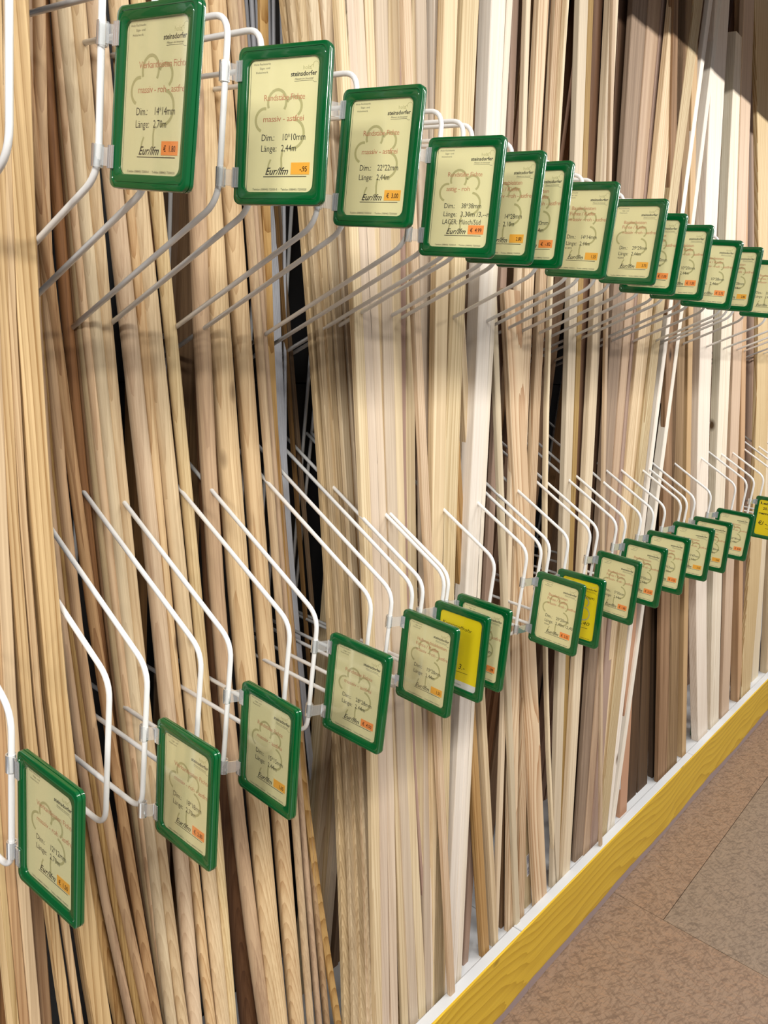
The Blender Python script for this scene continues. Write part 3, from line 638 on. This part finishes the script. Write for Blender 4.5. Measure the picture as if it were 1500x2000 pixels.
def sticker(o, u, v, hmm, wmm):
    # small white label with printed bars on the face turned to the left
    bb = [Vector(c) for c in o.bound_box]; d = ray(u, v); cam0 = Vector((0, 0, CZ))
    dg_ = bpy.context.evaluated_depsgraph_get(); mi_ = Matrix.LocRotScale(o.location, o.rotation_quaternion, None).inverted(); hit, loc, nor, _ = o.ray_cast(mi_ @ cam0, (mi_.to_3x3() @ d).normalized())
    if not hit: return
    t = Vector((0, 0, 1)); t = (t - nor * t.dot(nor)).normalized(); b = nor.cross(t)
    def q(x, z, off): return loc + b * x / 1000 + t * z / 1000 + nor * off
    V = [q(-wmm / 2, -hmm / 2, .0003), q(wmm / 2, -hmm / 2, .0003), q(wmm / 2, hmm / 2, .0003), q(-wmm / 2, hmm / 2, .0003)]
    V += [p_ - nor * .0002 for p_ in V]
    sl = link('barcode_label', mesh('barcode_label', V, [(0, 1, 2, 3), (7, 6, 5, 4), (0, 4, 5, 1), (1, 5, 6, 2), (2, 6, 7, 3), (3, 7, 4, 0)]), WPAPER, o)
    P_ = []; z = -hmm * .42
    while z < hmm * .42:
        h_ = random.uniform(.6, 2.4)
        if not -hmm * .08 < z < hmm * .05: P_.append(([q(-wmm * .3, z, .0005), q(wmm * .3, z, .0005), q(wmm * .3, z + h_, .0005), q(-wmm * .3, z + h_, .0005)], [(0, 1, 2, 3)]))
        z += h_ + random.uniform(.8, 2.2)
    link('printed_bars', mesh('printed_bars', *join(P_)), plain('label_print_ink', srgb(80, 76, 110), .6), sl); tag(sl, 'white label with printed bars')
bpy.context.view_layer.update()
for o_, u_, v_2, h_, w_ in ((G11[4], 1209, 1526, 62, 14), (G9[10], 1031, 1690, 75, 14)): sticker(o_, u_, v_2, h_, w_)
gd = [R_((1250, 1243, 1254), (1500, 1226, 1246)), R_((1250, 1253, 1270), (1500, 1246, 1265)), R_((1250, 1269, 1288), (1500, 1265, 1286), kind='s', ratio=.3)]
list(bay('in the dark group above the plinth', 'dark stained planks', gd, 'plank', 'dark stained plank', kind='f', mat='dark', yd=1.085, s=.095, top=-.25))
gr = [R_((780, 1304, 1318), (1400, 1287, 1306), mat='rough'), R_((780, 1317, 1333), (1400, 1305, 1324), mat='rough'), R_((675, 1333, 1353), (1400, 1324, 1341), kind='s', ratio=1.2, mat='tan'),
      R_((50, 1399, 1413), (675, 1352, 1390), (1400, 1346, 1382), kind='s', ratio=.25, mat='white', label='left wide white planed board below the 10*20mm sign'), R_((50, 1421, 1462), (675, 1390, 1429), (1400, 1381, 1401), kind='s', ratio=.25, mat='white', top=1.25, label='wide white board whose sawn top shows at the top right'),
      R_((675, 1429, 1438), (1400, 1400, 1411), mat='brown_shade', dy=.02), R_((675, 1436, 1446), (1383, 1410, 1424), mat='tan', dy=-.005), R_((675, 1445, 1455), (1383, 1423, 1448), mat='tan', kind='s', ratio=.6), R_((50, 1464, 1475), (675, 1455, 1480), (1300, 1440, 1452), mat='red', dy=.09),
      R_((50, 1476, 1505), (675, 1481, 1504), (1300, 1449, 1470), mat='grain', dy=.0), R_((675, 1505, 1520), (1300, 1470, 1482), mat='pale', dy=.03), R_((675, 1512, 1535), (1300, 1484, 1504), mat='pale', kind='s', ratio=.5), R_((675, 1536, 1560), (1300, 1505, 1530), mat='pale'), R_((675, 1560, 1590), (1300, 1532, 1560), mat='white')]
list(bay('in the far right bays', 'wide boards at the right', gr, 'board', 'upright board', kind='f', mat='tan', yd=1.05, s=.08))
st = piece([(20, 1405, 1411), (675, 1380, 1386)], kind='f', mat=GREEN, yd=1.10, s=.08, top=1.14, name='green_strip', depth=.012)
tag(st, 'narrow dark green plastic strip between the white boards at the top right', 'strip')
# further bundles standing behind the front ones, seen only through the gaps
rows_back = [(.34, .60, 1.13, 9, 'brown_shade'), (.98, 1.20, 1.42, 5, 'brown_shade'), (1.60, 1.72, 1.36, 4, 'pale'), (1.76, 1.92, 1.36, 6, 'brown_shade'), (1.95, 2.16, 1.36, 7, 'brown_shade'), (2.2, 2.5, 1.36, 8, 'brown_shade'), (2.55, 2.75, 1.36, 4, 'brown_shade'), (2.85, 3.0, 1.36, 3, 'brown_shade'), (3.1, 3.5, 1.36, 7, 'red'), (3.6, 4.2, 1.36, 9, 'red'), (4.25, 5.4, 1.36, 11, 'red'), (5.5, 6.6, 1.36, 9, 'red')]
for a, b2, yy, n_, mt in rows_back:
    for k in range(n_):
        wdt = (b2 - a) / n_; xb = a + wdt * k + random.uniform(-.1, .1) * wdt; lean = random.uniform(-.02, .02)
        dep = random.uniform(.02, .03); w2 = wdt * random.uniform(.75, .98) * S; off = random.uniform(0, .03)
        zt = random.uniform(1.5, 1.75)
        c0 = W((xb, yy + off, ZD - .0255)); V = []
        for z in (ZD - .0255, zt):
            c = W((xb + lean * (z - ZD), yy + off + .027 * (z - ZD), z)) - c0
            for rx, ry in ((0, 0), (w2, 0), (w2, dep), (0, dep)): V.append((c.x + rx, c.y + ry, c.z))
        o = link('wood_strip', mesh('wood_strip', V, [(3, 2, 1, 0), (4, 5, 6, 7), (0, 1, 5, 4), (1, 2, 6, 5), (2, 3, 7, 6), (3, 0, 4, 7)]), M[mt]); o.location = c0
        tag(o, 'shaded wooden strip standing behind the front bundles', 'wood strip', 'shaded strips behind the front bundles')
